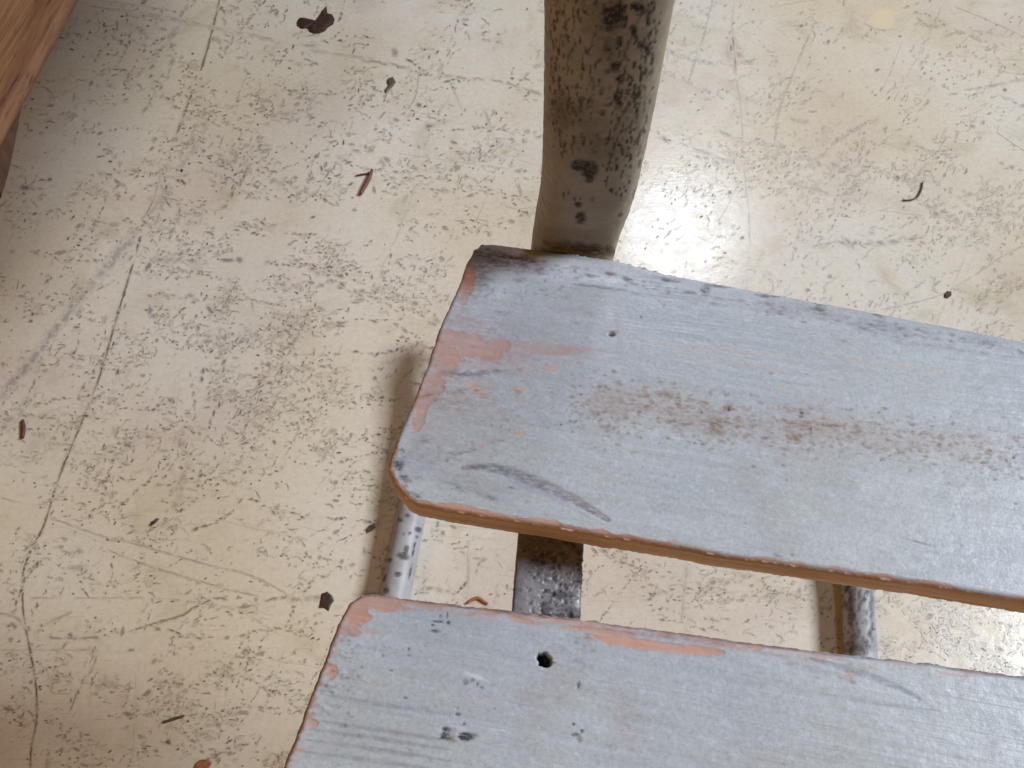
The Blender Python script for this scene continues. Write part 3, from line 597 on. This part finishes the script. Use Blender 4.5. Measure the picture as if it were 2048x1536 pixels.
    for y0 in (1452, 1470, 1492, 1400, 1515): C.stroke([(600+(1536-y0)*.3, y0-12), (760, y0+8), (900, y0+30)], 9, srgb(122, 120, 138), .45)
    C.spot(1070, 1275, 4, 40, .6, srgb(156, 140, 138), .5, .8); specks(C, 160, 580, 1230, 2040, 1530, 2, 5, GREYB, .1, .42)
    specks(C, 40, 620, 1260, 720, 1480, 4, 9, GREYB, .2, .6)

chair = bpy.data.objects.new('slatted_chair', None); COL.objects.link(chair); chair.location = (.05, .18, 0)
describe(chair, 'old slatted chair with worn blue grey painted wooden slats on a pitted grey tube frame', 'chair')
ZS = .46
make_slat([(832, 1005), (812, 995), (790, 968), (776, 938), (782, 912), (805, 852), (832, 790), (857, 725), (880, 655), (903, 603), (922, 560), (934, 524), (947, 500), (964, 488), (985, 487)],
          [(985, 487), (1070, 498), (1150, 508), (1230, 520), (1330, 546), (1500, 578), (1660, 608), (1800, 634), (1950, 662), (2048, 682), (2150, 702)],
          [(832, 1005), (900, 1019), (1030, 1040), (1110, 1052), (1200, 1068), (1348, 1091), (1450, 1110), (1690, 1144), (1850, 1167), (2048, 1200), (2150, 1216)],
          ZS, .0118, slat_one, 300, chair, 'far slat with bare pinkish patches at its sawn end', 1)
make_slat([(540, 1606), (565, 1536), (592, 1470), (622, 1392), (650, 1318), (674, 1250), (683, 1232), (700, 1206), (722, 1190), (740, 1188)],
          [(740, 1188), (860, 1203), (1020, 1221), (1163, 1240), (1348, 1264), (1500, 1286), (1690, 1309), (1850, 1328), (2048, 1353), (2150, 1366)],
          [(540, 1606), (900, 1672), (1300, 1742), (2048, 1862), (2150, 1878)],
          ZS, .0118, slat_two, 220, chair, 'near slat with an open bolt hole and dark gouges', 2)

# ------------------------------------------------------------------ metal tubes
def tube(name, path, rx, ry, mat, parent, side=(1, 0, 0), nl=260, nc=72, paint=None, cap=True, power=2.0):
    """tube or flattened tube along a path, with its pits painted on the surface"""
    P = smooth_poly(np.array(path)*1000, 3)/1000; P = resample(P, nl)
    T = np.gradient(P, axis=0); T /= np.linalg.norm(T, axis=1)[:, None]
    X = np.array(side, float)-T*(T@np.array(side, float))[:, None]; X /= np.linalg.norm(X, axis=1)[:, None]; Y = np.cross(T, X)
    th = np.linspace(0, 2*math.pi, nc, endpoint=False); c, s = np.cos(th), np.sin(th); e = 2/power
    cx = np.sign(c)*np.abs(c)**e; sy = np.sign(s)*np.abs(s)**e
    if power > 4:
        tt = np.linspace(0, 2*math.pi, 4001); a_, b_ = np.cos(tt), np.sin(tt); rx0 = float(np.mean(rx))
        q_ = np.stack([np.sign(a_)*np.abs(a_)**e*rx0, np.sign(b_)*np.abs(b_)**e*ry], -1); dd = np.concatenate([[0], np.cumsum(np.linalg.norm(np.diff(q_, axis=0), axis=1))])
        th = np.interp(np.linspace(0, dd[-1], nc, endpoint=False), dd, tt); c, s = np.cos(th), np.sin(th); cx = np.sign(c)*np.abs(c)**e; sy = np.sign(s)*np.abs(s)**e
        c, s = np.sign(c)*np.abs(c)**(2-e)*ry/rx0, np.sign(s)*np.abs(s)**(2-e); l_ = np.hypot(c, s)+1e-9; c, s = c/l_, s/l_
    rxx = np.interp(np.linspace(0, 1, nl), np.linspace(0, 1, len(np.atleast_1d(rx))), np.atleast_1d(rx)) if np.ndim(rx) else np.full(nl, rx)
    V = P[:, None]+X[:, None]*(cx[None, :, None]*rxx[:, None, None])+Y[:, None]*(sy[None, :, None]*ry)
    N = X[:, None]*c[None, :, None]+Y[:, None]*s[None, :, None]
    V = V.reshape(-1, 3); N = N.reshape(-1, 3)
    V += N*(.00016*(fbm(np.repeat(np.arange(nl), nc)/9., np.tile(np.arange(nc), nl)/7., 4, 3)-.5)*2)[:, None]
    px = project(V); cv = np.array([0, 0, HC])-V; front = (N*cv).sum(1) > 0
    C = Canvas(px); C.V = V
    if paint: paint(C, front)
    C.col[~front, 3] *= 0
    back = np.where(~front)[0]
    V = V+N*(C.dz)[:, None]
    Vn = np.vstack([V, P[0], P[-1]]); k = len(V)
    i = np.arange(nc); j = (i+1) % nc
    tri = np.vstack([np.stack([np.full(nc, k), j, i], -1), np.stack([np.full(nc, k+1), (nl-1)*nc+i, (nl-1)*nc+j], -1)])
    q = grid_quads(nl, nc, True)
    org = P[0]
    me = mesh_np(name, Vn-org, q, tri, True, np.vstack([C.col, np.zeros((2, 4))]))
    o = link(name, me, mat, parent); o.location = Vector(org)-parent.location
    return o
def pt(px, py, depth):
    return np.array([0, 0, HC])+ray(px, py)*depth
PB = srgb(34, 24, 17)
def paint_post(C, front):
    # dense mottle down the middle, thinning to clean paint at the foot
    for _ in range(950):
        y = -60+460*random.random()**1.25; x = 1100+random.random()*(225-.12*y)
        if y > 310 and random.random() < .85: continue
        w = 1.0
        if y > 200 and x > 1225: w = .7
        s = random.uniform(3, 8) if x < 1230 else random.uniform(4, 10)
        C.spot(x, y, s*.75, s*random.uniform(1.2, 2.6), -.2 if x > 1230 else 0, clipc(PB, .3), random.uniform(.5, 1)*w*(.8 if x < 1230 else .95), .42, .25)
    for a in ((1200, 40, 80, 110), (1150, 230, 120, 70), (1190, 290, 90, 60), (1120, 210, 40, 120), (1215, 90, 60, 90)): C.spot(*a, 0, srgb(66, 50, 38), .42, .9, .7)
    for a in ((1231, 132, 22, 24), (1276, 14, 16, 20), (1180, 340, 36, 40), (1160, 330, 40, 26), (1240, 25, 24, 50), (1232, 195, 14, 24), (1162, 436, 22, 26), (1157, 410, 16, 14), (1225, 30, 40, 60), (1180, 355, 20, 20), (1240, 208, 10, 18), (1295, 100, 12, 22), (1268, 60, 14, 26)):
        C.spot(*a, 0, PB, .92, .45, .35)
    for _ in range(60):
        y = random.uniform(120, 400); x = 1335-y*.16-random.uniform(18, 70); s = random.uniform(4, 7.5)
        C.spot(x, y, s, s*1.5, -.25, PB, random.uniform(.6, .95), .5, .2)
    C.spot(1180, 498, 170, 24, -.12, PB, .85, .7, .5); C.spot(1150, 470, 150, 40, -.1, srgb(92, 74, 58), .35, .9, .5); C.spot(1240, 430, 14, 8, .5, PB, .5)  # dark band at the foot: contact shadow against the slat, painted on
pe = at(1150, 509, .46)+np.array([.0015, .0135, 0])
def up(px, py, lean):
    d = ray(px, py); return np.array([0, 0, HC])+d*((pe[1]-lean)/d[1])
path = [up(1252, -320, .013), up(1235, -150, .0125), up(1217, 0, .012), up(1206, 120, .0105), up(1192, 250, .008), up(1176, 370, .004), pe]
path += [pe+np.array([-.001, -.001, -.014]), pe+np.array([-.002, -.006, -.030])]
tube('back_post', path[::-1], .0150, .0115, M_POST, chair, nl=640, nc=200, paint=paint_post, power=2.6)
def paint_bar(C, front):
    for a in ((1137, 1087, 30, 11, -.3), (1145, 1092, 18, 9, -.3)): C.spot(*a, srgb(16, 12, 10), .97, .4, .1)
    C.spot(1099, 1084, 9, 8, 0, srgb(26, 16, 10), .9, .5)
    C.spot(1100, 1085, 190, 80, -.1, srgb(84, 66, 50), .7, .5, .5)  # brown patch paints in the far slat's shadow on the upper bar
    for _ in range(300):
        x = random.gauss(1105, 30); y = random.uniform(1095, 1245); s = random.uniform(2.5, 8)
        C.spot(x, y, s*1.3, s, random.random()*3, random.choice((srgb(36, 32, 34), srgb(58, 54, 60), srgb(150, 150, 166), srgb(74, 70, 78))), random.uniform(.3, .8), .6, .4, random.choice((0, .0002, -.0002)))
    for a in ((1160, 1150, 16, 80), (1140, 1225, 60, 30), (1080, 1125, 40, 24), (1150, 1236, 60, 20), (1120, 1190, 50, 20), (1100, 1232, 120, 12)): C.spot(*a, 0, srgb(30, 26, 28), .72, .8, .8)
    for a in ((1078, 1160), (1087, 1180), (1078, 1190), (1144, 1180), (1087, 1165), (1125, 1160), (1102, 1157)): C.spot(*a, 4, 5, 0, srgb(220, 222, 236), .85, .5)
zb = .4385
cen = [at(x, y, zb) for x, y in ((1120, 780), (1112, 900), (1103, 1060), (1097, 1150), (1092, 1235), (1086, 1330), (1078, 1480), (1070, 1600))]
cen = [np.array([c[0], c[1], c[2]-.003]) for c in cen]
hw = .0102
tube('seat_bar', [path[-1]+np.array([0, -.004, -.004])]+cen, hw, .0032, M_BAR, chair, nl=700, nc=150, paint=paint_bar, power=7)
def paint_left(C, front):
    for a in ((815, 1032, 10, 8), (836, 1059, 14, 10), (807, 1068, 6, 6), (819, 1066, 7, 7), (834, 1074, 7, 7), (812, 1100, 12, 20), (806, 1112, 26, 14), (795, 1148, 16, 12), (829, 1090, 6, 14), (826, 1105, 6, 22), (820, 1145, 6, 30), (774, 1101, 12, 10), (779, 1120, 12, 9), (768, 1155, 9, 16), (773, 1180, 12, 14), (800, 1040, 12, 8)): C.spot(*a, -.2, srgb(66, 60, 68), .9, .5, .3)
def paint_right(C, front):
    for _ in range(120):
        x = 1684+random.random()*64; y = random.uniform(1160, 1310); s = random.uniform(3, 9)
        C.spot(x, y, s, s*random.uniform(1, 2.4), 0, srgb(62, 56, 64), random.uniform(.3, .85), .6, .3)
    C.spot(1703, 1210, 14, 100, 0, srgb(70, 68, 70), .7, .7, .5); C.spot(1715, 1295, 70, 24, 0, srgb(96, 84, 92), .7, .8, .5); C.spot(1743, 1210, 8, 90, 0, srgb(80, 74, 88), .6, .7, .5)
RR = .0128
def rail(pxs, zs, paint, label):
    P = [at(x, y, z) for (x, y), z in zip(pxs, zs)]
    o = tube('floor_rail', P, RR, RR, M_RAIL, chair, nl=220, nc=64, paint=paint); o['label'] = label; return o
rail([(960, 620), (912, 700), (892, 760), (874, 815), (860, 860), (845, 920), (832, 985), (820, 1040), (806, 1112), (792, 1182), (778, 1260), (760, 1360)], [.070, .054, .043, .035, .029, .025, .021, .018, .0158, .015, .014, .0135], paint_left, 'pale floor rail at the left with scattered dark chips')
rail([(1700, 960), (1706, 1040), (1712, 1120), (1716, 1180), (1718, 1234), (1721, 1292), (1724, 1360), (1728, 1450)], [.030, .022, .018, .016, .015, .0145, .014, .0135], paint_right, 'floor rail at the right covered in dark pitting')

# ------------------------------------------------------------------ brown wooden furniture at the corner
zw = .42
A, B_ = at(137, 0, zw), at(0, 250, zw); d = (A-B_)/np.linalg.norm(A-B_); nrm = np.array([-d[1], d[0], 0])
stool = bpy.data.objects.new('wooden_bench', None); COL.objects.link(stool)
stool.location = (*(B_+nrm*.2)[:2], 0)
describe(stool, 'reddish brown bare wood bench whose board edge cuts the upper left corner', 'bench')
def plank(o0, L, Wd, th, name, mat):
    n, m = 90, 26; xs = np.linspace(0, L, n); V = []; Q = []
    prof = [(0, -th), (-.0, -th*.6), (0, -.002), (.0008, -.0006), (.002, 0)]+[(w, 0) for w in np.linspace(.004, Wd-.002, 14)]+[(Wd-.0006, -.0007), (Wd, -.002), (Wd, -th)]
    m = len(prof)
    for i, x in enumerate(xs):
        for w, z in prof:
            V.append((x, w+.0006*float(vnoise(np.array([x*120]), np.array([w*3]), 8)[0]), z+.0004*float(vnoise(np.array([x*60]), np.array([w*400]), 9)[0])))
    V = np.array(V); q = grid_quads(n, m, True)
    me = mesh_np(name, V, q[:, ::-1], None, True)
    o = link(name, me, mat, stool)
    o.location = Vector(o0)-stool.location; o.rotation_euler = (0, 0, math.atan2(d[1], d[0])); return o
for k in range(6): plank(B_-d*.012+nrm*.098*k, .95, .092, .006, 'board', M_WOOD)
plank(B_+d*.18-nrm*.15+np.array([0, 0, .012]), .85, .17, .012, 'shade_board', M_WOOD)['label'] = 'unseen wide board added along the bench side to cast shadow'  # added out of view so a shadow falls beside the bench
a1 = at(16, 225, .392); a2 = at(-4, 320, .392); a3 = at(-22, 380, .392)
tube('cross_bar', [a1+(a1-a2)*1.0, a1, a2, a3], .0045, .0065, M_RUSTLEG, stool, nl=120, nc=28)
for u in (.10, .80):
    for w in (.37, .56):
        q = B_+d*u+nrm*w
        tube('leg', [q+np.array([0, 0, -.012]), q+np.array([-.002, 0, -.20]), q+np.array([-.004, 0, -.419])], .011, .011, M_RUSTLEG, stool, nl=60, nc=28)
# ------------------------------------------------------------------ crumbs and fibres lying on the floor
def crumb(name, px, thick, mat, label, cat='debris'):
    """a little flake with the outline seen in the photograph, domed and ragged, resting on the floor"""
    P = at(np.array(px)[:, 0], np.array(px)[:, 1], 0.0); c = P.mean(0); n = len(P); V = []
    for f, z in ((1.0, .0004), (1.02, thick*.55), (.75, thick)):
        for p in P: V.append(((p[0]-c[0])*f, (p[1]-c[1])*f, z*random.uniform(.75, 1.25)))
    V.append((0, 0, thick*1.1)); V.append((0, 0, .0004)); F = []
    for r in range(2):
        for i in range(n): j = (i+1) % n; F.append((r*n+i, r*n+j, (r+1)*n+j, (r+1)*n+i))
    for i in range(n): j = (i+1) % n; F.append((2*n+i, 2*n+j, 3*n)); F.append((j, i, 3*n+1))
    o = link(name, mesh_np(name, V, polys=F, smooth=False), mat); o.location = c
    return describe(o, label, cat)
def fibre(name, px, r, mat, label, cat='debris', lift=.0004):
    P = at(np.array(px)[:, 0], np.array(px)[:, 1], 0.0); P[:, 2] = r+lift; c = P[0].copy(); c[2] = 0
    q = smooth_poly(P*1000, 2)/1000; q = resample(q, 20); T = np.gradient(q, axis=0); T /= np.linalg.norm(T, axis=1)[:, None]
    X = np.stack([-T[:, 1], T[:, 0], 0*T[:, 0]], -1); th = np.linspace(0, 2*math.pi, 7)[:-1]
    rr = r*(.55+.45*np.sin(np.linspace(.3, math.pi-.3, 20)))
    V = (q[:, None]+(X[:, None]*np.cos(th)[None, :, None]+np.array([0, 0, 1.])*np.sin(th)[None, :, None])*rr[:, None, None]).reshape(-1, 3)-c
    qd = grid_quads(20, 6, True); Vn = np.vstack([V, V[:6].mean(0), V[-6:].mean(0)]); k = len(V)
    tri = [(k, (i+1) % 6, i) for i in range(6)]+[(k+1, 114+i, 114+(i+1) % 6) for i in range(6)]
    o = link(name, mesh_np(name, Vn, qd, np.array(tri), True), mat); o.location = c
    return describe(o, label, cat)
crumb('dirt_flake', [(644, 1188), (655, 1184), (664, 1192), (668, 1202), (662, 1210), (658, 1222), (650, 1216), (639, 1216), (641, 1202)], .0015, M_DARK, 'dark brown diamond shaped flake on the floor beside the near slat corner')
crumb('dirt_flake', [(640, 34), (646, 30), (650, 18), (653, 14), (655, 29), (664, 31), (669, 40), (667, 49), (657, 55), (650, 63), (640, 67), (631, 68), (622, 64), (616, 57), (606, 58), (597, 52), (596, 45), (600, 38), (607, 44), (614, 50), (622, 49), (630, 55), (636, 48), (634, 41)], .003, M_DARK, 'largest dark curled crumb on the floor near the top edge')
crumb('dirt_flake', [(776, 158), (786, 155), (792, 166), (784, 176), (772, 187), (770, 183), (779, 172), (774, 166)], .002, M_GREY, 'small grey brown crumb with a tail, left of the back post')
fibre('wood_splinter', [(745, 343), (738, 362), (722, 392)], .0026, M_RED, 'short reddish splinter, thicker arm of the pair left of the back post')
fibre('wood_splinter', [(744, 348), (730, 350), (712, 353)], .0012, M_RED, 'thin reddish splinter touching the thicker one left of the back post')
fibre('curled_fibre', [(1844, 366), (1841, 382), (1832, 397), (1818, 402), (1804, 402)], .0011, plain('dark red hair', srgb(96, 66, 62)), 'dark curved hair on the pale floor at the upper right')
fibre('curled_fibre', [(934, 1208), (944, 1201), (956, 1197), (966, 1203), (976, 1209)], .0015, M_ORANGE, 'bright orange curled fibre in the gap between the two slats')
fibre('wood_splinter', [(48, 842), (50, 860), (48, 878)], .0020, plain('dark red splinter', srgb(104, 58, 52)), 'dark red upright splinter near the left edge of the floor')
crumb('dirt_flake', [(732, 1060), (738, 1052), (748, 1048), (752, 1054), (744, 1062), (734, 1067)], .0012, M_GREY, 'oval brown flake left of the pale floor rail')
crumb('dirt_flake', [(1888, 590), (1894, 583), (1902, 584), (1902, 592), (1895, 597), (1889, 596)], .0015, M_DARK, 'small dark crumb on the floor beyond the far slat at the right')
fibre('wood_splinter', [(370, 1432), (350, 1438), (328, 1445)], .0012, M_GREY, 'thin dark straw on the yellow floor near the bottom')
crumb('dirt_flake', [(392, 1528), (402, 1520), (416, 1519), (424, 1526), (416, 1540), (396, 1544), (388, 1538)], .002, M_ORANGE, 'orange chip on the floor at the bottom edge')
crumb('dirt_flake', [(8, 275), (20, 272), (28, 278), (20, 290), (12, 292)], .002, M_DARK, 'dark crumb below the brown bench board')
fibre('wood_splinter', [(318, 1038), (312, 1044), (304, 1051)], .0015, M_DARK, 'tiny dark stick on the bare floor left of the slats')
